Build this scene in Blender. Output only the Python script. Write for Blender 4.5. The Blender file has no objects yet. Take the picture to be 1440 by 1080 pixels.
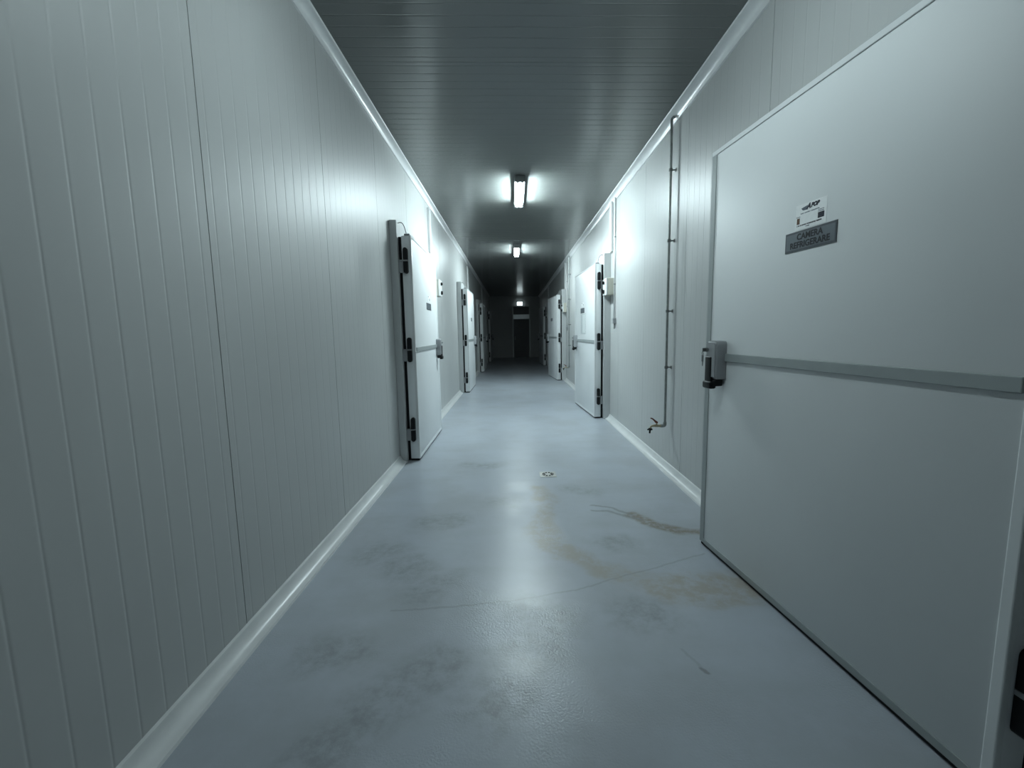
import bpy, bmesh, math, random
from mathutils import Vector, Matrix
random.seed(7)
SC = bpy.context.scene
COL = SC.collection

# ------------------------------------------------------------------ camera
F_PX, YAW, PITCH, ROLL, CAM_H = 610.48, math.radians(-.145), math.radians(6.76), math.radians(1.053), 1.35
fw = Vector((math.sin(YAW)*math.cos(PITCH), math.cos(YAW)*math.cos(PITCH), -math.sin(PITCH)))
r0 = Vector((math.cos(YAW), -math.sin(YAW), 0)); d0 = fw.cross(r0)
rt = r0*math.cos(ROLL) + d0*math.sin(ROLL); dn = d0*math.cos(ROLL) - r0*math.sin(ROLL)
cam = bpy.data.objects.new('camera', bpy.data.cameras.new('camera'))
COL.objects.link(cam)
cam.matrix_world = Matrix(((rt.x, -dn.x, -fw.x, 0), (rt.y, -dn.y, -fw.y, 0), (rt.z, -dn.z, -fw.z, CAM_H), (0, 0, 0, 1)))
cam.data.sensor_fit = 'HORIZONTAL'; cam.data.sensor_width = 36.0
cam.data.lens = F_PX/1440*36.0
cam.data.clip_start = .01; cam.data.clip_end = 200
SC.camera = cam

# ------------------------------------------------------------------ world, light levels, exposure
W = bpy.data.worlds.new('world'); SC.world = W; W.use_nodes = True
W.node_tree.nodes['Background'].inputs[0].default_value = (0, 0, 0, 1)
W.node_tree.nodes['Background'].inputs[1].default_value = 0
TUBE_STRENGTH = 510.0
FAR_TUBE_STRENGTH = 385.0
NEAR_TUBE_STRENGTH = 98.0  # nearest lamp set weaker than the others, standing in for lens vignetting
TUBE_COLOUR = (.80, .965, 1.0)
EMERGENCY_STRENGTH = 3.0
vs = SC.view_settings
SC.display_settings.display_device = 'sRGB'
vs.view_transform = 'Standard'; vs.look = 'None'; vs.gamma = 1; vs.use_curve_mapping = False
vs.exposure = 0.0
cy = SC.cycles
cy.use_denoising = True
cy.max_bounces = 10; cy.diffuse_bounces = 4; cy.glossy_bounces = 4; cy.transparent_max_bounces = 8
cy.caustics_reflective = False; cy.caustics_refractive = False
cy.sample_clamp_indirect = 4.0

# ------------------------------------------------------------------ materials
def mat(name, col, rough=.5, metal=0, spec=.5, noise=None, bump=None):
    m = bpy.data.materials.new(name); m.use_nodes = True
    nt = m.node_tree; b = nt.nodes['Principled BSDF']
    b.inputs['Base Color'].default_value = (*col, 1); b.inputs['Roughness'].default_value = rough
    b.inputs['Metallic'].default_value = metal; b.inputs['Specular IOR Level'].default_value = spec
    tc = nt.nodes.new('ShaderNodeTexCoord')
    if noise:
        sc, amt = noise
        n = nt.nodes.new('ShaderNodeTexNoise'); n.inputs['Scale'].default_value = sc; n.inputs['Detail'].default_value = 4
        nt.links.new(tc.outputs['Object'], n.inputs['Vector'])
        mr = nt.nodes.new('ShaderNodeMapRange'); mr.inputs[1].default_value = .3; mr.inputs[2].default_value = .7
        mr.inputs[3].default_value = 1-amt; mr.inputs[4].default_value = 1+amt*.3
        nt.links.new(n.outputs['Fac'], mr.inputs[0])
        mx = nt.nodes.new('ShaderNodeMix'); mx.data_type = 'RGBA'; mx.blend_type = 'MULTIPLY'; mx.inputs[0].default_value = 1
        mx.inputs[6].default_value = (*col, 1); nt.links.new(mr.outputs[0], mx.inputs[7])
        nt.links.new(mx.outputs[2], b.inputs['Base Color'])
    if bump:
        sc, st, dist = bump
        n = nt.nodes.new('ShaderNodeTexNoise'); n.inputs['Scale'].default_value = sc; n.inputs['Detail'].default_value = 2
        nt.links.new(tc.outputs['Object'], n.inputs['Vector'])
        bp = nt.nodes.new('ShaderNodeBump'); bp.inputs['Strength'].default_value = st; bp.inputs['Distance'].default_value = dist
        nt.links.new(n.outputs['Fac'], bp.inputs['Height']); nt.links.new(bp.outputs[0], b.inputs['Normal'])
    return m

def emit(name, col, s):
    m = bpy.data.materials.new(name); m.use_nodes = True; nt = m.node_tree
    nt.nodes.remove(nt.nodes['Principled BSDF'])
    e = nt.nodes.new('ShaderNodeEmission'); e.inputs[0].default_value = (*col, 1); e.inputs[1].default_value = s
    nt.links.new(e.outputs[0], nt.nodes['Material Output'].inputs[0]); return m

def clear(name, amt, col=(1, 1, 1)):
    m = bpy.data.materials.new(name); m.use_nodes = True; nt = m.node_tree
    nt.nodes.remove(nt.nodes['Principled BSDF'])
    t = nt.nodes.new('ShaderNodeBsdfTransparent'); t.inputs[0].default_value = (*col, 1)
    g = nt.nodes.new('ShaderNodeBsdfGlossy'); g.inputs['Roughness'].default_value = .08
    mx = nt.nodes.new('ShaderNodeMixShader'); mx.inputs[0].default_value = amt
    nt.links.new(t.outputs[0], mx.inputs[1]); nt.links.new(g.outputs[0], mx.inputs[2])
    nt.links.new(mx.outputs[0], nt.nodes['Material Output'].inputs[0]); return m

M = dict(
    wall=mat('coated_steel_wall', (.46, .47, .465), .42, 0, .34, (1.3, .05), (2.2, .12, .004)),
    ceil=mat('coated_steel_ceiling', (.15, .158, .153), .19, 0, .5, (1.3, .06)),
    pvc=mat('white_pvc', (.66, .67, .67), .30, 0, .5, (9, .06)),
    leaf=mat('coated_steel_leaf', (.72, .74, .745), .50, 0, .4, (1.1, .05), (3, .2, .004)),
    frame=mat('painted_frame', (.46, .475, .475), .35, 0, .5, (5, .05)),
    alu=mat('anodised_aluminium', (.50, .52, .53), .36, .85, .5, (14, .08)),
    strip=mat('grey_strip', (.33, .36, .36), .42, .1, .5, (12, .06)),
    rubber=mat('black_rubber', (.006, .006, .007), .6, 0, .2, (30, .2)),
    blackp=mat('black_plastic', (.005, .006, .007), .45, 0, .25, (40, .1)),
    greyp=mat('grey_plastic', (.30, .31, .32), .4, 0, .5, (25, .06)),
    greyd=mat('dark_grey_plastic', (.16, .17, .17), .45, 0, .5, (25, .06)),
    cream=mat('cream_plastic', (.50, .49, .42), .42, 0, .5, (20, .05)),
    whitep=mat('white_plastic', (.72, .73, .72), .35, 0, .5, (20, .04)),
    steel=mat('galvanised_steel', (.34, .36, .35), .42, .8, .5, (30, .2)),
    brass=mat('brass', (.45, .40, .28), .35, .9, .5, (60, .2)),
    red=mat('red_lever', (.16, .035, .02), .45, 0, .5, (50, .2)),
    plate=mat('grey_sign', (.13, .15, .17), .35, .2, .5, (20, .05)),
    plate_d=mat('sign_border', (.055, .065, .075), .35, 0, .5, (20, .05)),
    ink=mat('black_ink', (.008, .009, .012), .5, 0, .3, (50, .1)),
    inkg=mat('grey_ink', (.10, .12, .15), .5, 0, .3, (50, .1)),
    navy=mat('navy_ink', (.006, .008, .02), .4, 0, .4, (50, .1)),
    brown=mat('brown_ink', (.16, .09, .055), .5, 0, .3, (300, .5)),
    paper=mat('white_paper', (.93, .94, .94), .5, 0, .3, (60, .04)),
    tray=mat('lamp_tray', (.20, .21, .21), .45, 0, .5, (20, .05)),
    dark=mat('dark_door', (.02, .022, .025), .4, 0, .5, (8, .2)),
    drain=mat('drain_steel', (.55, .55, .52), .35, .6, .5, (90, .25)),
    hole=mat('drain_hole', (.008, .010, .009), .7, 0, .2, (90, .2)),
    tube=emit('tube_glow', TUBE_COLOUR, TUBE_STRENGTH),
    tube_far=emit('far_tube_glow', TUBE_COLOUR, FAR_TUBE_STRENGTH),
    tube_near=emit('near_tube_glow', TUBE_COLOUR, NEAR_TUBE_STRENGTH),
    emerg=emit('emergency_glow', (.80, .97, 1.0), EMERGENCY_STRENGTH),
    cover=clear('clear_cover', .07, (.97, .98, .98)),
    pane=clear('dark_pane', .25, (.25, .28, .3)),
    sleeve=clear('plastic_sleeve', .04, (.97, .98, .98)),
)

def floor_material():
    m = bpy.data.materials.new('epoxy_floor'); m.use_nodes = True; nt = m.node_tree; N = nt.nodes; L = nt.links
    b = N['Principled BSDF']
    tc = N.new('ShaderNodeTexCoord')
    def noise(scale, detail=4, rough=.55, src=None, off=0):
        n = N.new('ShaderNodeTexNoise'); n.inputs['Scale'].default_value = scale
        n.inputs['Detail'].default_value = detail; n.inputs['Roughness'].default_value = rough
        mp = N.new('ShaderNodeMapping'); mp.inputs['Location'].default_value = (off, off*.7, off*1.3)
        L.new(src or tc.outputs['Object'], mp.inputs[0]); L.new(mp.outputs[0], n.inputs['Vector']); return n
    def rng(s, a, c, lo=0, hi=1, smooth=True):
        r = N.new('ShaderNodeMapRange'); r.interpolation_type = 'SMOOTHSTEP' if smooth else 'LINEAR'
        L.new(s, r.inputs[0])
        for i, v in ((1, a), (2, c), (3, lo), (4, hi)): r.inputs[i].default_value = v
        return r.outputs[0]
    def math2(op, a, c):
        n = N.new('ShaderNodeMath'); n.operation = op
        for i, v in enumerate((a, c)):
            if isinstance(v, (int, float)): n.inputs[i].default_value = v
            else: L.new(v, n.inputs[i])
        return n.outputs[0]
    # wobbling coordinate for the edges of the stains
    def warp(scale, amt, off):
        n = noise(scale, 3, .6, None, off)
        s = N.new('ShaderNodeVectorMath'); s.operation = 'SUBTRACT'; L.new(n.outputs['Color'], s.inputs[0]); s.inputs[1].default_value = (.5, .5, .5)
        c = N.new('ShaderNodeVectorMath'); c.operation = 'SCALE'; L.new(s.outputs[0], c.inputs[0]); c.inputs['Scale'].default_value = amt
        a = N.new('ShaderNodeVectorMath'); a.operation = 'ADD'; L.new(tc.outputs['Object'], a.inputs[0]); L.new(c.outputs[0], a.inputs[1])
        return a.outputs[0]
    wide, fine = warp(4.5, .22, 3.1), warp(9, .06, 8.4)
    def capsule(P, A, B, r, soft):
        A = Vector((*A, 0)); B = Vector((*B, 0)); ba = B-A
        s = N.new('ShaderNodeVectorMath'); s.operation = 'SUBTRACT'; L.new(P, s.inputs[0]); s.inputs[1].default_value = A
        d = N.new('ShaderNodeVectorMath'); d.operation = 'DOT_PRODUCT'; L.new(s.outputs[0], d.inputs[0]); d.inputs[1].default_value = ba/max(ba.length_squared, 1e-9)
        cl = N.new('ShaderNodeClamp'); L.new(d.outputs['Value'], cl.inputs[0])
        k = N.new('ShaderNodeVectorMath'); k.operation = 'SCALE'; k.inputs[0].default_value = ba; L.new(cl.outputs[0], k.inputs['Scale'])
        e = N.new('ShaderNodeVectorMath'); e.operation = 'SUBTRACT'; L.new(s.outputs[0], e.inputs[0]); L.new(k.outputs[0], e.inputs[1])
        f = N.new('ShaderNodeVectorMath'); f.operation = 'MULTIPLY'; L.new(e.outputs[0], f.inputs[0]); f.inputs[1].default_value = (1, 1, 0)
        g = N.new('ShaderNodeVectorMath'); g.operation = 'LENGTH'; L.new(f.outputs[0], g.inputs[0])
        return rng(g.outputs['Value'], r, r+soft, 1, 0)
    def path(P, pts, r, soft):
        out = None
        rr = r if isinstance(r, (list, tuple)) else [r]*(len(pts)-1)
        for a, c, q in zip(pts, pts[1:], rr):
            v = capsule(P, a, c, q, soft); out = v if out is None else math2('MAXIMUM', out, v)
        return out
    tan = path(wide, [(.205, 3.67), (.24, 3.42), (.24, 3.11), (.18, 2.92), (.20, 2.69), (.29, 2.53), (.43, 2.38), (.57, 2.30), (.69, 2.20), (.86, 2.12), (1.14, 2.13)],
               [.02, .02, .03, .05, .04, .03, .03, .03, .06, .10], .10)
    tan = math2('MULTIPLY', tan, rng(noise(11, 5, .65, None, 5).outputs['Fac'], .36, .62, .25, 1))
    sec = math2('MULTIPLY', rng(noise(24, 4, .6, None, 15).outputs['Fac'], .3, .6, .35, 1), path(fine, [(.86, 3.06), (.98, 2.88), (1.10, 2.80), (1.28, 2.76)], [.03, .03, .012], .05))
    thin = path(fine, [(.60, 3.25), (.74, 3.20), (.86, 3.06)], .004, .02)
    thin2 = path(fine, [(.59, 3.15), (.70, 3.13), (.80, 3.05), (.9, 2.98)], .004, .02)
    crack = path(warp(14, .03, 1.7), [(-.62, 1.99), (-.27, 2.02), (-.04, 2.055), (.31, 2.137), (.56, 2.25), (.72, 2.31), (1.14, 2.49)], .0012, .009)
    scuff = math2('MAXIMUM', path(fine, [(.735, 1.59), (.742, 1.575)], .004, .010), math2('MULTIPLY', path(fine, [(.70, 1.70), (.735, 1.60)], .001, .010), .35))
    dots = None
    for p, q, r in (((-.10, 1.45), (-.06, 1.50), .06), ((-.40, 1.56), (-.31, 1.62), .05), ((-.52, 1.42), (-.44, 1.55), .05), ((-.82, 1.70), (-.74, 1.72), .03),
                    ((-.69, 2.37), (-.60, 2.40), .04), ((-.50, 2.14), (-.40, 2.22), .04), ((.60, 2.68), (.68, 2.66), .02), ((.55, 1.95), (.66, 1.93), .05),
                    ((.06, 1.98), (.2, 1.90), .06), ((-.90, 2.55), (-.80, 2.60), .03), ((-.66, 1.26), (-.6, 1.3), .04), ((.1, 1.74), (.02, 1.68), .06),
                    ((-.6, 3.0), (-.45, 3.02), .03), ((.5, 3.6), (.62, 3.55), .02), ((-.5, 4.36), (-.2, 4.33), .012), ((-.15, 3.35), (-.05, 3.33), .02)):
        v = capsule(wide, p, q, r*.6, .17); dots = v if dots is None else math2('MAXIMUM', dots, v)
    grime = math2('MULTIPLY', dots, rng(noise(16, 5, .7, None, 2).outputs['Fac'], .3, .75, .15, .8))
    mott = rng(noise(1.6, 6, .6, None, 11).outputs['Fac'], .38, .70, 0, .75)
    streak = N.new('ShaderNodeMapping'); streak.inputs['Scale'].default_value = (1.2, 5, 1); L.new(tc.outputs['Object'], streak.inputs[0])
    brush = rng(noise(1.4, 3, .5, streak.outputs[0], 4).outputs['Fac'], .42, .85, 0, .45)
    def mixc(fac, a, c):
        x = N.new('ShaderNodeMix'); x.data_type = 'RGBA'; L.new(fac, x.inputs[0])
        if isinstance(a, tuple): x.inputs[6].default_value = (*a, 1)
        else: L.new(a, x.inputs[6])
        x.inputs[7].default_value = (*c, 1); return x.outputs[2]
    c = mixc(mott, (.41, .445, .495), (.335, .355, .38))
    c = mixc(brush, c, (.34, .37, .39))
    c = mixc(math2('MULTIPLY', grime, .95), c, (.215, .23, .235))
    c = mixc(math2('MULTIPLY', tan, .8), c, (.33, .295, .24))
    c = mixc(math2('MULTIPLY', sec, .95), c, (.20, .17, .125))
    for k, a in ((thin, .7), (thin2, .7), (crack, .4), (scuff, .8)):
        c = mixc(math2('MULTIPLY', k, a), c, (.20, .21, .21))
    L.new(c, b.inputs['Base Color'])
    b.inputs['Roughness'].default_value = .31; b.inputs['Specular IOR Level'].default_value = .5
    peel = noise(120, 2, .5, None, 6); ripple = noise(5, 3, .5, None, 13)
    h = math2('ADD', math2('MULTIPLY', peel.outputs['Fac'], math2('ADD', .25, rng(noise(2.2, 3, .5, None, 21).outputs['Fac'], .45, .65, 0, 2.2))), math2('ADD', math2('MULTIPLY', ripple.outputs['Fac'], 2.4), math2('MULTIPLY', noise(26, 3, .6, None, 17).outputs['Fac'], .35)))
    bp = N.new('ShaderNodeBump'); bp.inputs['Strength'].default_value = .5; bp.inputs['Distance'].default_value = .0012
    L.new(h, bp.inputs['Height']); L.new(bp.outputs[0], b.inputs['Normal'])
    return m
M['floor'] = floor_material()

# ------------------------------------------------------------------ mesh helpers
def new(): return bmesh.new()
def link(name, bm, m, parent=None, smooth=False, recalc=True):
    if recalc: bmesh.ops.recalc_face_normals(bm, faces=bm.faces[:])
    me = bpy.data.meshes.new(name); bm.to_mesh(me); bm.free()
    me.materials.append(m)
    if smooth is True: me.polygons.foreach_set('use_smooth', [True]*len(me.polygons))
    elif smooth:
        me.polygons.foreach_set('use_smooth', [True]*len(me.polygons)); me.set_sharp_from_angle(angle=math.radians(smooth))
    o = bpy.data.objects.new(name, me); COL.objects.link(o)
    if parent: o.parent = parent
    return o
def bx(bm, x0, x1, y0, y1, z0, z1, bev=0, seg=2):
    g = bmesh.ops.create_cube(bm, size=1)
    bmesh.ops.transform(bm, matrix=Matrix.Translation(((x0+x1)/2, (y0+y1)/2, (z0+z1)/2)) @ Matrix.Diagonal((abs(x1-x0), abs(y1-y0), abs(z1-z0), 1)), verts=g['verts'])
    if bev:
        es = list({e for v in g['verts'] for e in v.link_edges})
        bmesh.ops.bevel(bm, geom=es, offset=bev, segments=seg, profile=.5, affect='EDGES')
def frame_vectors(d):
    d = d.normalized(); a = Vector((0, 0, 1)) if abs(d.z) < .9 else Vector((1, 0, 0))
    u = d.cross(a).normalized(); return u, d.cross(u).normalized()
def tube(bm, pts, r, n=10, caps=True):
    pts = [Vector(p) for p in pts]; rs = r if isinstance(r, (list, tuple)) else [r]*len(pts)
    u = None; rings = []
    for i, p in enumerate(pts):
        d = (pts[min(i+1, len(pts)-1)]-pts[max(i-1, 0)]).normalized()
        if u is None: u, v = frame_vectors(d)
        else:
            u = (u - d*u.dot(d)).normalized(); v = d.cross(u)
        rings.append([bm.verts.new(p + (u*math.cos(2*math.pi*k/n) + v*math.sin(2*math.pi*k/n))*rs[i]) for k in range(n)])
    for a, c in zip(rings, rings[1:]):
        for k in range(n): bm.faces.new((a[k], a[(k+1) % n], c[(k+1) % n], c[k]))
    if caps: bm.faces.new(rings[0][::-1]); bm.faces.new(rings[-1])
def prism(bm, prof, f0, f1):
    a = [bm.verts.new(f0(*p)) for p in prof]; c = [bm.verts.new(f1(*p)) for p in prof]
    n = len(prof)
    for k in range(n): bm.faces.new((a[k], a[(k+1) % n], c[(k+1) % n], c[k]))
    bm.faces.new(a[::-1]); bm.faces.new(c)
def tag(o, label, cat, group=None, kind=None):
    if label: o['label'] = label
    if cat: o['category'] = cat
    if group: o['group'] = group
    if kind: o['kind'] = kind
    return o
def thing(name, loc, label, cat, group=None, kind=None):
    o = bpy.data.objects.new(name, None); COL.objects.link(o); o.location = loc; o.empty_display_size = .1
    return tag(o, label, cat, group, kind)
def text_bm(s, size, bold=0.0, depth=.0004, shear=0, sx=1):
    cu = bpy.data.curves.new('lettering', 'FONT'); cu.body = s; cu.size = size; cu.align_x = 'CENTER'; cu.align_y = 'CENTER'
    cu.offset = bold; cu.extrude = depth; cu.shear = shear; cu.resolution_u = 3
    o = bpy.data.objects.new('lettering', cu); COL.objects.link(o)
    dg = bpy.context.evaluated_depsgraph_get(); dg.update()
    me = bpy.data.meshes.new_from_object(o.evaluated_get(dg))
    bpy.data.objects.remove(o); bpy.data.curves.remove(cu)
    bm = new(); bm.from_mesh(me); bpy.data.meshes.remove(me)
    bmesh.ops.transform(bm, matrix=Matrix.Diagonal((sx, 1, 1, 1)), verts=bm.verts[:])
    return bm

# ------------------------------------------------------------------ the corridor
XL, XR, Y0, Y1 = -1.215, 1.485, -2.6, 23.5
def HZ(x): return 3.30 - (x-XL)/(XR-XL)*.06          # the ceiling hangs slightly lower on the right
bm = new()
n = 40
bx(bm, XL-.1, XR+.1, Y0-.1, Y1+.1, -.08, 0)
tag(link('floor', bm, M['floor']), 'blue grey epoxy floor with brown water stains running down the corridor', 'floor', kind='structure')

def groove_stations(a, c, joints, pitch=.1, phase=0.0, dep=.0009, jd=.006, jw=.0020):
    """(position, depth) pairs of a micro-ribbed steel sheet: a shallow rounded groove every 10 cm, a narrow deep joint between panels"""
    st = []
    k = math.ceil((a-phase)/pitch)
    while phase+k*pitch < c-.02:
        y = phase+k*pitch; k += 1
        if y < a+.02 or any(abs(y-j) < .035 for j in joints): continue
        st += [(y-.010, 0), (y-.0062, 0)]
        st += [(y+.0062*t, -dep*(.5+.5*math.cos(math.pi*t))) for t in (-.66, -.33, 0, .33, .66)]
        st += [(y+.0062, 0), (y+.010, 0)]
    for j in joints:
        if a+.02 < j < c-.02:
            st += [(j-.006, 0), (j-jw-.0002, 0), (j-jw, -jd), (j+jw, -jd), (j+jw+.0002, 0), (j+.006, 0)]
    return [(a, 0)]+sorted(st)+[(c, 0)]
def ribbed_wall(name, x, sgn, joints, phase, label):
    bm = new(); prev = None
    for y, d in groove_stations(Y0, Y1, joints, .1, phase):
        v = (bm.verts.new((x+sgn*d, y, -.02)), bm.verts.new((x+sgn*d, y, HZ(x)+.02)))
        if prev: bm.faces.new((prev[0], v[0], v[1], prev[1]) if sgn < 0 else (prev[1], v[1], v[0], prev[0]))
        prev = v
    # back of the panel, 10 cm behind
    xb = x-sgn*.1
    q = [bm.verts.new((xb, y, z)) for y, z in ((Y0, -.02), (Y1, -.02), (Y1, HZ(x)+.02), (Y0, HZ(x)+.02))]
    bm.faces.new(q if sgn > 0 else q[::-1])
    return tag(link(name, bm, M['wall'], None, 30, recalc=False), label, 'wall', kind='structure')
ribbed_wall('wall_left', XL, 1, [1.81+1.16*k for k in range(-3, 19)], .055, 'ribbed white panel wall on the left of the corridor')
ribbed_wall('wall_right', XR, -1, [3.79+1.16*k for k in range(-5, 17)], .045, 'ribbed white panel wall on the right of the corridor')
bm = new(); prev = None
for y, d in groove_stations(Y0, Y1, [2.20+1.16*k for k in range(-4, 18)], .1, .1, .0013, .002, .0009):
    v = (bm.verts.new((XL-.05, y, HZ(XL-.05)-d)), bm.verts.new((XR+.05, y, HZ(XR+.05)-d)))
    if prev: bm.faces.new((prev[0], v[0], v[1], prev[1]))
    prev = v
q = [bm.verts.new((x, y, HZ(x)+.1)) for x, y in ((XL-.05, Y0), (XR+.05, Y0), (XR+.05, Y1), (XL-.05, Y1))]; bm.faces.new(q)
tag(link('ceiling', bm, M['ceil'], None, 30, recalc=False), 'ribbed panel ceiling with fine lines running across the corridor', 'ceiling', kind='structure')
for nm, ya, yb, lab in (('wall_far', Y1, Y1+.1, 'dark end wall of the corridor'), ('wall_near', Y0-.1, Y0, 'panel wall closing the corridor behind the camera')):
    bm = new(); bx(bm, XL-.1, XR+.1, ya, yb, -.02, 3.34)
    tag(link(nm, bm, M['wall']), lab, 'wall', kind='structure')

# doors: side (+1 left wall, -1 right wall), y of the hinge edge, leaf back distance from the wall, angle of opening
DOORS = [
    (-1, 1.095, .058, 6.04), (-1, 6.65, .132, 3.7), (-1, 12.04, .15, 5.0), (-1, 17.4, .15, 3.0),
    (1, 4.545, .105, 0.0), (1, 9.87, .125, .6), (1, 15.0, .115, .5), (1, 20.2, .115, .5)]
LEAF_T, LEAF_B, LEAF_H = .095, .022, 2.345
def leaf_width(i): return 1.545 if i == 1 else 1.45
def door_gaps(side): return sorted((d[1]-.055, d[1]+leaf_width(i+1)+.06) for i, d in enumerate(DOORS) if d[0] == side)
# sanitary coves
def cove_profile(s=.074, n=8):
    """concave skirting with a raised lip along either edge"""
    p = [(0, s), (.011, s-.004), (.015, s-.015)]
    for k in range(1, n):
        a = math.pi/2*k/n; r = s-.015
        p.append((s-.001-(r+.001)*math.cos(a)+.001*k/n, s-.001-(r+.001)*math.sin(a)))
    return p+[(s-.015, .015), (s-.004, .011), (s, 0), (0, 0)]
def cove(name, wx, sg, segs, zf, up, label, cat, s=.074):
    bm = new()
    for a, c in segs:
        f = lambda y: (lambda u, w: (wx+sg*u, y, zf(wx)+up*w if up > 0 else zf(wx+sg*u)-w))
        prism(bm, cove_profile(s), f(a), f(c))
    tag(link(name, bm, M['pvc'], None, 35), label, cat, kind='structure')
for nm, wx, sg, side in (('left', XL, 1, 1), ('right', XR, -1, -1)):
    segs = []; a = Y0
    for g0, g1 in door_gaps(side): segs.append((a, g0)); a = g1
    segs.append((a, Y1))
    cove('baseboard_'+nm, wx, sg, segs, lambda x: 0.0, 1, 'white curved plastic skirting at the foot of the %s wall' % nm, 'skirting')
cove('trim_1', XL, 1, [(Y0, Y1)], HZ, -1, 'white curved trim between left wall and ceiling', 'trim', .07)
cove('trim_2', XR, -1, [(Y0, Y1)], HZ, -1, 'white curved trim between right wall and ceiling', 'trim', .078)
k = 3
for wx, sg, ys, nm in ((XL, 1, (6.60, 12.2, 17.9), 'left'), (XR, -1, (6.46, 12.0, 17.5), 'right')):
    for y, w in zip(ys, ('first', 'second', 'third')):
        bm = new(); x1 = wx+sg*.034
        segs = [(0, 3.19)]
        for g0, g1 in door_gaps(1 if sg > 0 else -1):
            if g0-.14 < y < g1: segs = [(2.49, 3.19)]
        for z0, z1 in segs: bx(bm, min(wx, x1), max(wx, x1), y, y+.13, z0, z1, .004)
        tag(link('trim_%d' % k, bm, M['pvc']), '%s flat white cover strip up the %s wall' % (w, nm), 'trim', kind='structure'); k += 1

# ------------------------------------------------------------------ doors
def leaf_matrix(side, y0, off, ang):
    """leaf coordinates (side*t, s, z) to world"""
    wx = XL if side > 0 else XR
    a = math.radians(ang)*(1 if side < 0 else -1)
    return Matrix.Translation((wx+side*off, y0, 0)) @ Matrix.Rotation(a, 4, 'Z')
def pill(bm, sd, t, s0, s1, z0, z1, r, up):
    """black rounded hinge half lying on the edge face of the leaf"""
    prof = [(t-r, z0 if up else z1), (t+r, z0 if up else z1)]
    cz = z1-r if up else z0+r
    for k in range(9):
        a = math.pi*k/8
        prof.append((t+r*math.cos(a), cz+(1 if up else -1)*r*math.sin(a)))
    prism(bm, prof, lambda u, w: (sd*u, s0, w), lambda u, w: (sd*u, s1, w))
def build_door(idx, side, y0, off, ang, label):
    wx = XL if side > 0 else XR
    root = thing('door_%d' % idx, (wx, y0, 0), label, 'door', kind='structure')
    RI = Matrix.Translation((-wx, -y0, 0)); LM = RI @ leaf_matrix(side, y0, off, ang)
    S = side; LEAF_W = leaf_width(idx); HS = LEAF_W-1.45
    def X(a, c): return (min(S*a, S*c), max(S*a, S*c))
    def part(name, bm, m, parent, smooth=False, lm=True, lab=None):
        if lm: bmesh.ops.transform(bm, matrix=LM, verts=bm.verts[:])
        o = link(name, bm, m, parent, smooth)
        if lab: o['label'] = lab
        return o
    FT = off-.030 if off > .09 else .045
    # frame round the opening
    bm = new()
    bx(bm, *X(.001, FT), -.05, .07, 0.001, 2.49, .004); bx(bm, *X(.001, FT), LEAF_W-.07, LEAF_W+.05, 0.001, 2.49, .004)
    bx(bm, *X(.001, FT), .07, LEAF_W-.07, 2.30, 2.49, .004)
    part('door_frame', bm, M['frame'], root, lm=False)
    # leaf
    bm = new(); bx(bm, *X(0, LEAF_T), 0, LEAF_W, LEAF_B, LEAF_H, .006)
    leaf = part('leaf', bm, M['leaf'], root, 40)
    e = .0035
    bm = new()
    bx(bm, *X(LEAF_T-.03, LEAF_T+e), LEAF_W-.042, LEAF_W+e, LEAF_B, LEAF_H, .002)
    bx(bm, *X(LEAF_T-.03, LEAF_T+e), .030, LEAF_W-.042, LEAF_B-.002, LEAF_B+.030, .002)
    part('edge_trim', bm, M['strip'] if idx == 1 else M['leaf'], leaf)
    bm = new()
    bx(bm, *X(LEAF_T-.02, LEAF_T+.005), -.001, .030, LEAF_B, LEAF_H+.003, .004)
    bx(bm, *X(LEAF_T-.06, LEAF_T+.005), .030, LEAF_W+e, LEAF_H-.022, LEAF_H+.003, .003)
    part('corner_profile', bm, M['pvc'] if idx != 1 else M['leaf'], leaf)
    bm = new(); bx(bm, *X(.004, LEAF_T-.004), .004, LEAF_W-.004, .004, LEAF_B-.001)
    part('bottom_seal', bm, M['rubber'], leaf)
    g = max(.012, min(off-FT-.002, .029))
    bm = new()
    bx(bm, *X(-g, -.0005), .006, .05, .006, LEAF_H-.01); bx(bm, *X(-g, -.0005), LEAF_W-.05, LEAF_W-.008, .006, LEAF_H-.01)
    bx(bm, *X(-g, -.0005), .05, LEAF_W-.05, LEAF_H-.06, LEAF_H-.012)
    part('gasket', bm, M['rubber'], leaf)
    # hinges
    for zc in (.345, 1.19, 2.095):
        bm = new()
        bx(bm, *X(-off+FT-.004, .034), -.020, -.001, zc-.12, zc+.008, .003)
        bx(bm, *X(-.02, .066), -.030, -.001, zc-.008, zc+.008, .002)
        h = part('hinge', bm, M['greyp'], root)
        bm = new(); pill(bm, S, .042, -.040, -.001, zc+.009, zc+.128, .022, True)
        part('hinge_cap', bm, M['blackp'], h, 40)
        bm = new(); pill(bm, S, .042, -.040, -.001, zc-.128, zc-.009, .022, False)
        part('hinge_cap', bm, M['blackp'], h, 40)
    # lock rod cover across the leaf
    bm = new(); bx(bm, *X(LEAF_T+.0005, LEAF_T+.012), .032, 1.25+HS, 1.168, 1.212, .003)
    part('rod_cover', bm, M['strip'], root)
    # handle
    bm = new()
    prof = [(1.245, 1.07), (1.35, 1.07), (1.35, 1.262)]
    prof += [(1.35-.022*(1-math.cos(a)), 1.262+.022*math.sin(a)) for a in (math.pi/6, math.pi/3, math.pi/2)]
    prof += [(1.267-.022*math.sin(a), 1.262+.022*math.cos(a)) for a in (math.pi/6, math.pi/3, math.pi/2)]
    n0 = len(bm.verts)
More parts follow.
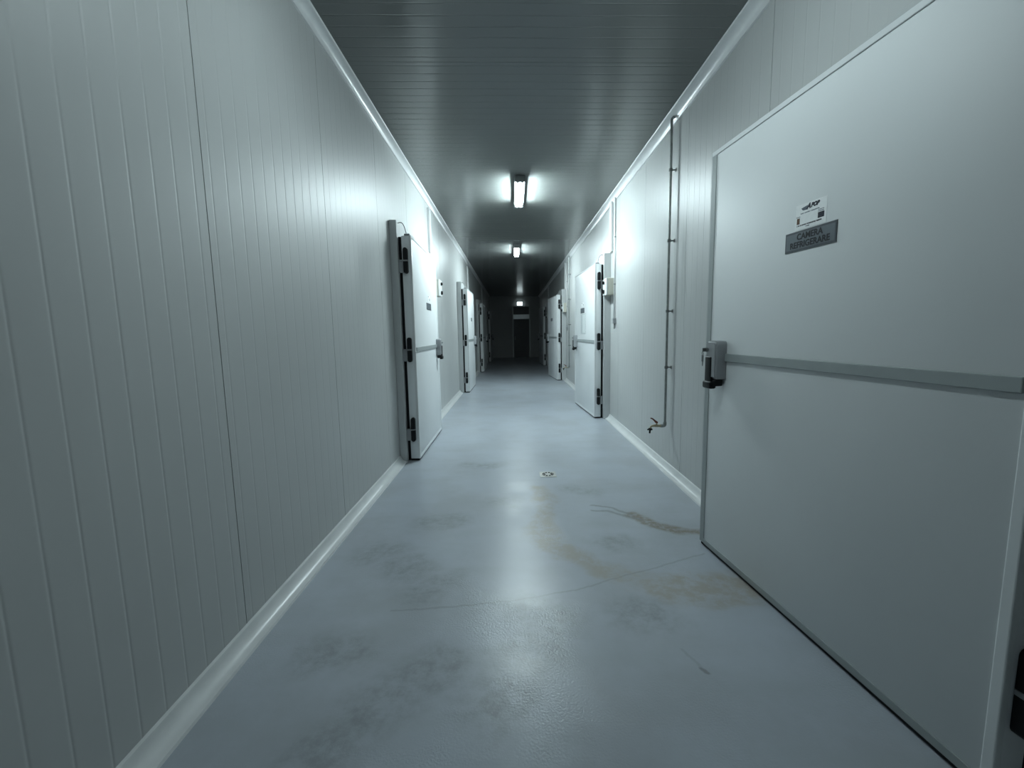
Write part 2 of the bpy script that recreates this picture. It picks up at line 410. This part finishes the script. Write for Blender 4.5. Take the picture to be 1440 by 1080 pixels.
    prism(bm, prof, lambda s, z: (S*(LEAF_T+.0005), s+HS, z), lambda s, z: (S*(LEAF_T+.066), s+HS, z))
    bm.verts.ensure_lookup_table()
    bmesh.ops.bevel(bm, geom=[ed for ed in bm.edges if all(abs(abs(v.co.x)-(LEAF_T+.066)) < 1e-6 for v in ed.verts)], offset=.010, segments=3, affect='EDGES')
    hd = part('handle', bm, M['greyp'], root, 50, lab='grey latch housing')
    bm = new()
    bx(bm, *X(LEAF_T+.055, LEAF_T+.071), 1.282+HS, 1.346+HS, 1.03, 1.195, .009, 3)
    bx(bm, *X(LEAF_T+.040, LEAF_T+.080), 1.268+HS, 1.352+HS, 1.012, 1.055, .011, 3)
    bx(bm, *X(LEAF_T+.012, LEAF_T+.060), 1.252+HS, 1.330+HS, 1.028, 1.069, .008, 3)
    part('lever', bm, M['blackp'], hd, 50, lab='black pull lever')
    bm = new()
    tube(bm, [(S*(LEAF_T+.064), 1.325+HS, 1.232), (S*(LEAF_T+.078), 1.325+HS, 1.232)], .011, 14)
    part('lock_cylinder', bm, M['steel'], hd, 40)
    if idx == 1:
        bm = new()
        bx(bm, *X(LEAF_T+.078, LEAF_T+.098), 1.3225+HS, 1.3275+HS, 1.222, 1.242, .001)
        tube(bm, [(S*(LEAF_T+.096), 1.325+HS+.008*math.cos(a), 1.212+.010*math.sin(a)) for a in [2*math.pi*q/12 for q in range(13)]], .0015, 6, False)
        bx(bm, *X(LEAF_T+.093, LEAF_T+.099), 1.318+HS, 1.334+HS, 1.165, 1.203, .002)
        bx(bm, *X(LEAF_T+.094, LEAF_T+.097), 1.322+HS, 1.329+HS, 1.140, 1.168, .001)
        part('key', bm, M['greyd'], hd)
    # heater cable looping from the frame to the leaf top
    bm = new()
    A = RI @ Vector((wx+S*(FT+.004), y0+.005, 2.47)); Bp = LM @ Vector((S*.05, .03, LEAF_H+.02))
    pts = [A.lerp(Bp, q/10)+Vector((S*.02*math.sin(math.pi*q/10), -.045*math.sin(math.pi*q/10), .035*math.sin(math.pi*q/10))) for q in range(11)]
    tube(bm, pts, .0045, 8)
    part('heater_cable', bm, M['greyp'], root, True, lm=False)
    bm = new(); bx(bm, *X(.03, .088), .004, .06, LEAF_H, LEAF_H+.022, .006)
    part('cable_gland', bm, M['greyp'], root)
    return root

LAB = {
    1: 'ajar white cold room door nearest on the right, with worded grey plate and sticker',
    2: 'ajar white door on the right wall with a paper notice below its plate',
    3: 'dim ajar door on the right wall, just beyond the second pipe and tap',
    4: 'farthest door on the right, a thin lit edge in the dark',
    5: 'nearest white door on the left wall, closed, with three black hinges',
    6: 'second white door along the left wall, beyond the first grey switch panel',
    7: 'third door along the left wall, only its pale hinge edge showing',
    8: 'farthest door on the left, a faint thin edge near the end wall'}
for i, (side, y0, off, ang) in enumerate(DOORS): build_door(i+1, side, y0, off, ang, LAB[i+1])

# ------------------------------------------------------------------ signs on the doors
def on_leaf(i):
    side, y0, off, ang = DOORS[i-1]; return side, leaf_matrix(side, y0, off, ang)
def leaf_box(i, s0, s1, z0, z1, t0, t1, bev=0):
    side, LM = on_leaf(i); bm = new()
    bx(bm, min(side*(LEAF_T+t0), side*(LEAF_T+t1)), max(side*(LEAF_T+t0), side*(LEAF_T+t1)), s0, s1, z0, z1, bev)
    bmesh.ops.transform(bm, matrix=LM, verts=bm.verts[:]); return bm
def leaf_text(i, s, z, t, bm):
    """lettering laid flat on the leaf, reading left to right for someone facing it"""
    side, LM = on_leaf(i)
    R = Matrix(((0, 0, side, side*(LEAF_T+t)), (side, 0, 0, s), (0, 1, 0, z), (0, 0, 0, 1)))
    bmesh.ops.transform(bm, matrix=LM @ R, verts=bm.verts[:]); return bm
def centre_object(o):
    """put the origin of a mesh thing at its own centre"""
    vs_ = [v.co for v in o.data.vertices]
    c = sum(vs_, Vector())/len(vs_); o.data.transform(Matrix.Translation(-c)); o.location = c; return c
def child_of(o, ch):
    ch.data.transform(Matrix.Translation(-o.location)); ch.parent = o
PLATES = {1: (.6545, .928, 1.6765, 1.7605), 5: (.705, .985, 1.64, 1.722), 6: (.69, .97, 1.64, 1.722), 2: (.70, .98, 1.655, 1.74), 3: (.70, .98, 1.66, 1.745)}
PL = {1: 'dark grey plate reading CAMERA REFRIGERARE on the nearest right door', 5: 'dark plate on the nearest left door, below a small white sticker',
      6: 'small dark plate on the second left door', 2: 'dark plate above the paper notice on the middle right door', 3: 'dark plate on the dim right door in the distance'}
for i, (s0, s1, z0, z1) in PLATES.items():
    o = link('sign_plate', leaf_box(i, s0, s1, z0, z1, .0003, .0025), M['plate_d']); centre_object(o)
    tag(o, PL[i], 'sign', 'plates on the doors')
    f = link('plate_face', leaf_box(i, s0+.007, s1-.007, z0+.009, z1-.009, .0025, .0032), M['plate']); child_of(o, f)
    if i == 1:
        for txt, dz, s in (('CAMERA', .016, .036), ('REFRIGERARE', -.017, .036)):
            l = link('lettering', leaf_text(1, (s0+s1)/2, (z0+z1)/2+dz, .0036, text_bm(txt, s, .0011, .0003, 0, .98)), M['ink']); child_of(o, l)
# sticker with maker's mark on the near right door
SS0, SS1, SZ0, SZ1 = .7115, .8765, 1.7655, 1.8675
o = link('sticker', leaf_box(1, SS0, SS1, SZ0, SZ1, .0003, .0010), M['paper']); centre_object(o)
tag(o, 'white printed sticker just above the worded grey plate', 'sticker', 'stickers on the doors')
def st_box(name, u0, u1, v0, v1, m, t=.0013):
    """u from the reader's left, v from the top, metres on the sticker"""
    a = link(name, leaf_box(1, SS1-u1, SS1-u0, SZ1-v1, SZ1-v0, .0010, t), m); child_of(o, a); return a
def st_text(name, u, v, bm, m):
    a = link(name, leaf_text(1, SS1-u, SZ1-v, .0014, bm), m); child_of(o, a); return a
bm = new()                                                            # dark wedge of the maker's mark
pr = [(.030, .016), (.066, .010), (.066, .028), (.040, .026)]
prism(bm, pr, lambda u, v: (-(LEAF_T+.0010), SS1-u, SZ1-v), lambda u, v: (-(LEAF_T+.0013), SS1-u, SZ1-v))
bmesh.ops.transform(bm, matrix=on_leaf(1)[1], verts=bm.verts[:]); child_of(o, link('logo', bm, M['inkg']))
st_text('logo', .071, .016, text_bm('A', .027, .0022, .0002, .3), M['navy'])
st_text('logo', .104, .0165, text_bm('POP', .022, .0018, .0002, .3), M['navy'])
def fragments(name, u0, u1, v, h, m):
    bm = new(); u = u0
    while u < u1:
        w = random.uniform(.0016, .0030)
        b2 = leaf_box(1, SS1-min(u+w, u1), SS1-u, SZ1-v-h*random.uniform(.75, 1), SZ1-v, .0010, .0013)
        me = bpy.data.meshes.new('t'); b2.to_mesh(me); b2.free(); bm.from_mesh(me); bpy.data.meshes.remove(me)
        u += w+(.0007 if random.random() < .85 else .003)
    child_of(o, link(name, bm, m))
fragments('small_print', .028, .128, .036, .0045, M['inkg'])
fragments('small_print', .010, .142, .083, .0060, M['ink'])
fragments('small_print', .058, .082, .092, .0050, M['inkg'])
fragments('small_print', .122, .152, .043, .0035, M['inkg']); fragments('small_print', .122, .152, .049, .0035, M['inkg'])
fragments('small_print', .006, .026, .047, .0045, M['inkg'])
st_box('flag', .122, .154, .055, .0775, M['navy'])
bm = new()
for q in range(12):
    a = 2*math.pi*q/12
    tube(bm, [(-(LEAF_T+.0012), SS1-.138+.0066*math.cos(a), SZ1-.0665+.0066*math.sin(a)), (-(LEAF_T+.0015), SS1-.138+.0066*math.cos(a), SZ1-.0665+.0066*math.sin(a))], .0008, 5)
bmesh.ops.transform(bm, matrix=on_leaf(1)[1], verts=bm.verts[:]); child_of(o, link('star_ring', bm, M['inkg']))
st_box('crest', .009, .025, .054, .079, M['brown'])
# the small stickers above the other plates
for i, s0, s1, z0, z1, lab in ((5, .80, .93, 1.742, 1.815, 'small white sticker above the plate on the nearest left door'), (2, .76, .92, 1.765, 1.835, 'small white sticker above the plate on the middle right door')):
    q = link('sticker', leaf_box(i, s0, s1, z0, z1, .0003, .0010), M['paper']); centre_object(q); tag(q, lab, 'sticker', 'stickers on the doors')
    g = link('flag', leaf_box(i, *( (s1-.04, s1-.012) if i == 5 else (s0+.012, s0+.04)), z0+.012, z0+.04, .0010, .0013), M['navy']); child_of(q, g)
    g = link('logo', leaf_box(i, *( (s0+.02, s0+.05) if i == 5 else (s1-.06, s1-.03)), z1-.02, z1-.006, .0010, .0013), M['inkg']); child_of(q, g)
q = link('paper_notice', leaf_box(2, .62, .84, 1.32, 1.63, .0003, .0010), M['paper']); centre_object(q)
tag(q, 'white paper notice taped under the plate on the middle right door', 'notice')
g = link('plastic_sleeve', leaf_box(2, .60, .97, 1.30, 1.645, .0014, .0018), M['sleeve']); child_of(q, g)

# ------------------------------------------------------------------ switch boxes
def box_thing(name, side, y0, y1, z0, z1, dep, label, group):
    wx = XL if side > 0 else XR
    root = thing(name, (wx, (y0+y1)/2, z0), label, 'switch box', group)
    yc = (y1-y0)/2; h = z1-z0
    def X(a, c): return (min(side*a, side*c), max(side*a, side*c))
    bm = new(); bx(bm, *X(.001, dep-.028), -yc, yc, 0, h, .006); link('housing', bm, M['cream'], root)
    bm = new(); bx(bm, *X(dep-.024, dep), -yc, yc, 0, h, .008, 3); link('cover', bm, M['whitep'], root)
    bm = new(); bx(bm, *X(dep-.029, dep-.023), -yc+.006, yc-.006, .006, h-.006); link('joint', bm, M['greyd'], root)
    for zz, r in ((h*.22, .030), (h*.76, .024)):
        bm = new()
        tube(bm, [(side*(dep-.002), .02, zz), (side*(dep+.010), .02, zz)], r, 18)
        bx(bm, *X(dep+.008, dep+.028), .02-.007, .02+.007, zz-r*.9, zz+r*.9, .003)
        link('switch_knob', bm, M['blackp'], root, 40)
    bm = new(); bx(bm, *X(dep-.001, dep+.004), -.045, .05, h*.42, h*.60, .002); link('label_field', bm, M['paper'], root)
    return root
box_thing('switch_box', -1, 6.36, 6.60, 1.865, 2.105, .122, 'cream switch box beside the hinge edge of the middle right door', 'switch boxes on the walls')
box_thing('switch_box', -1, 11.75, 11.99, 1.865, 2.105, .122, 'cream switch box beside the dim right door in the distance', 'switch boxes on the walls')
box_thing('switch_box', -1, 17.1, 17.34, 1.865, 2.105, .122, 'faint switch box by the farthest right door', 'switch boxes on the walls')
box_thing('switch_box', 1, 6.84, 7.08, 1.935, 2.19, .105, 'white switch box with black knobs beyond the nearest left door', 'switch boxes on the walls')

# conduits ending in small sensor boxes
for y, lab in ((6.30, 'thin white conduit down to a grey sensor box by the middle right door'), (11.68, 'distant thin conduit and sensor box by the dim right door')):
    root = thing('conduit', (XR, y, 1.45), lab, 'conduit', 'conduits on the right wall')
    bm = new(); tube(bm, [(-.018, 0, .075), (-.018, 0, 1.745)], .011, 10); link('pipe', bm, M['whitep'], root, True)
    bm = new(); bx(bm, -.045, -.001, -.05, .03, 0, .075, .004); link('sensor_box', bm, M['greyp'], root)
    bm = new(); tube(bm, [(-.018, -.012, 0.001), (-.018, -.012, -.075)], [.009, .007], 10); link('probe', bm, M['greyd'], root, True)
    for z in (.55, 1.2):
        bm = new(); bx(bm, -.031, -.001, -.012, .012, z, z+.016, .003); link('clip', bm, M['greyp'], root)

# ------------------------------------------------------------------ water pipes with taps
for y, lab in ((4.06, 'thin steel water pipe with red-handled tap on the near right wall'), (11.05, 'distant water pipe with tap between two right hand doors')):
    root = thing('water_pipe', (XR, y, .46), lab, 'pipe', 'water pipes on the right wall')
    X0 = -.048
    bm = new()
    arc = [(X0+.03-.03*math.cos(a), 0, 2.715+.03*math.sin(a)) for a in [math.pi/2*q/6 for q in range(7)]]
    tube(bm, [(X0, 0, 0)]+[(X0, 0, .5*q) for q in range(1, 6)]+arc+[(-.0, 0, 2.745)], .0115, 12)
    link('riser', bm, M['steel'], root, 50)
    for z in (2.30, 1.69, 1.06, .54):
        bm = new()
        tube(bm, [(X0, 0, z-.012), (X0, 0, z+.012)], .0165, 12); tube(bm, [(X0, 0, z), (-.001, 0, z)], .006, 8)
        bx(bm, -.006, -.001, -.014, .014, z-.014, z+.014)
        link('pipe_bracket', bm, M['greyd'], root, 40)
    bm = new()
    tube(bm, [(X0, 0, .02), (X0, 0, -.006), (X0-.006, 0, -.016), (X0-.02, 0, -.018), (X0-.04, 0, -.018)], .0165, 12)
    link('elbow', bm, M['steel'], root, 50)
    bm = new()
    tube(bm, [(X0-.035, 0, -.018), (X0-.052, 0, -.018), (X0-.053, 0, -.018), (X0-.075, 0, -.017), (X0-.10, 0, -.016), (X0-.122, 0, -.018), (X0-.134, 0, -.028), (X0-.138, 0, -.045)],
         [.014, .014, .011, .013, .012, .010, .010, .011], 12)
    tube(bm, [(X0-.078, 0, -.014), (X0-.078, 0, .014)], .008, 10)
    tp = link('tap', bm, M['brass'], root, 50)
    bm = new()
    tube(bm, [(X0-.070, 0, .012), (X0-.084, 0, .020), (X0-.100, 0, .036), (X0-.118, 0, .052), (X0-.136, 0, .058)], [.010, .012, .008, .006, .006], 10)
    link('lever', bm, M['red'], tp, 50)['label'] = 'red tap lever'
    bm = new()
    tube(bm, [(X0-.138, 0, -.038), (X0-.139, 0, -.052), (X0-.140, 0, -.054), (X0-.142, 0, -.088)], [.016, .016, .009, .008], 12)
    for s in (-1, 1): bx(bm, X0-.150, X0-.128, s*.016-.006, s*.016+.006, -.056, -.044, .003)
    bx(bm, X0-.166, X0-.116, -.006, .006, -.058, -.046, .003)
    link('hose_nozzle', bm, M['blackp'], tp, 50)

# ------------------------------------------------------------------ ceiling lights
def ceiling_light(y0, y1, x, label, glow='tube'):
    zc = HZ(x); root = thing('ceiling_light', (x, (y0+y1)/2, zc), label, 'light', 'fluorescent ceiling lights')
    h = (y1-y0)/2
    bm = new()
    prism(bm, [(-.045, -.0015), (.045, -.0015), (.064, -.040), (.064, -.052), (-.064, -.052), (-.064, -.040)], lambda u, w: (u, -h, w), lambda u, w: (u, h, w))
    link('tray', bm, M['tray'], root)
    for s in (-1, 1):
        bm = new(); bx(bm, -.064, .064, min(s*h, s*(h+.02)), max(s*h, s*(h+.02)), -.088, -.004, .012, 3); link('end_cap', bm, M['tray'], root, 40)
    for s in (-1, 1):
        bm = new(); tube(bm, [(s*.028, -h+.05, -.078), (s*.028, h-.05, -.078)], .013, 14); t = link('tube', bm, M[glow], root, 50)
        for e in (-1, 1):
            bm = new()
            tube(bm, [(s*.028, e*(h-.048), -.078), (s*.028, e*(h-.02), -.078)], .0135, 12); bx(bm, s*.028-.008, s*.028+.008, min(e*(h-.035), e*(h-.02)), max(e*(h-.035), e*(h-.02)), -.075, -.052)
            link('tube_holder', bm, M['greyp'], t, 40)
    bm = new(); prof = [(.062*math.cos(a), -.053-.058*math.sin(a)) for a in [math.pi*q/14 for q in range(15)]]
    va = [bm.verts.new((u, -h+.001, w)) for u, w in prof]; vb = [bm.verts.new((u*.86, h-.001, -.053+(w+.053)*.86)) for u, w in prof]
    vm = [bm.verts.new((u, h-.08, w)) for u, w in prof]
    for q in range(14):
        bm.faces.new((va[q], va[q+1], vm[q+1], vm[q])); bm.faces.new((vm[q], vm[q+1], vb[q+1], vb[q]))
    link('clear_cover', bm, M['cover'], root, 50)
    return root
ceiling_light(1.40, 2.48, .122, 'weak twin tube ceiling light overhead, just above the top of the picture', 'tube_near')
ceiling_light(5.60, 6.68, .130, 'larger, nearer of the two lit ceiling lights in view')
ceiling_light(9.80, 10.90, .138, 'smaller lit ceiling light farther down the corridor', 'tube_far')

# ------------------------------------------------------------------ end wall: dark doorway and emergency light
root = thing('door_9', (.50, Y1, 0), 'unlit dark door in the end wall under the small emergency light', 'door', kind='structure')
bm = new(); bx(bm, -.42, .42, -.05, -.004, .005, 2.06, .004); link('leaf', bm, M['dark'], root)
bm = new()
bx(bm, -.47, -.42, -.06, -.002, 0.001, 2.75, .004); bx(bm, .42, .47, -.06, -.002, 0.001, 2.75, .004); bx(bm, -.42, .42, -.06, -.002, 2.70, 2.75, .004)
link('door_frame', bm, M['steel'], root)
bm = new(); bx(bm, -.42, .42, -.07, -.002, 2.06, 2.30, .01, 3); link('lintel', bm, M['alu'], root)
bm = new(); bx(bm, -.42, .42, -.02, -.004, 2.30, 2.70); link('transom_pane', bm, M['dark'], root)
bm = new(); bx(bm, -.36, -.32, -.10, -.05, .95, 1.15, .006); link('handle', bm, M['greyd'], root)
root = thing('emergency_light', (.43, Y1, 2.77), 'small glowing emergency light above the dark far door', 'light')
bm = new(); bx(bm, -.15, .15, -.05, -.002, .001, .19, .006); link('housing', bm, M['greyp'], root)
bm = new(); bx(bm, -.145, .145, -.10, -.051, .005, .185, .012, 3); link('diffuser', bm, M['emerg'], root, 40)

# ------------------------------------------------------------------ floor drain
root = thing('floor_drain', (.316, 4.005, 0), 'small square metal floor drain in the middle of the corridor', 'drain')
bm = new(); bx(bm, -.077, .077, -.077, .077, .0005, .004, .001); link('drain_frame', bm, M['drain'], root)
bm = new()
tube(bm, [(0, 0, .0042), (0, 0, .0058)], .062, 32); link('grate', bm, M['drain'], root, 40)
bm = new()
for q in range(10):
    a = 2*math.pi*q/10
    d = Vector((math.cos(a), math.sin(a), 0)); t = Vector((-d.y, d.x, 0))
    c = d*.041; prof = [c-d*.015-t*.006, c+d*.015-t*.011, c+d*.015+t*.011, c-d*.015+t*.006]
    prism(bm, [(p.x, p.y) for p in prof], lambda u, w: (u, w, .0059), lambda u, w: (u, w, .0064))
link('grate_slots', bm, M['hole'], root)
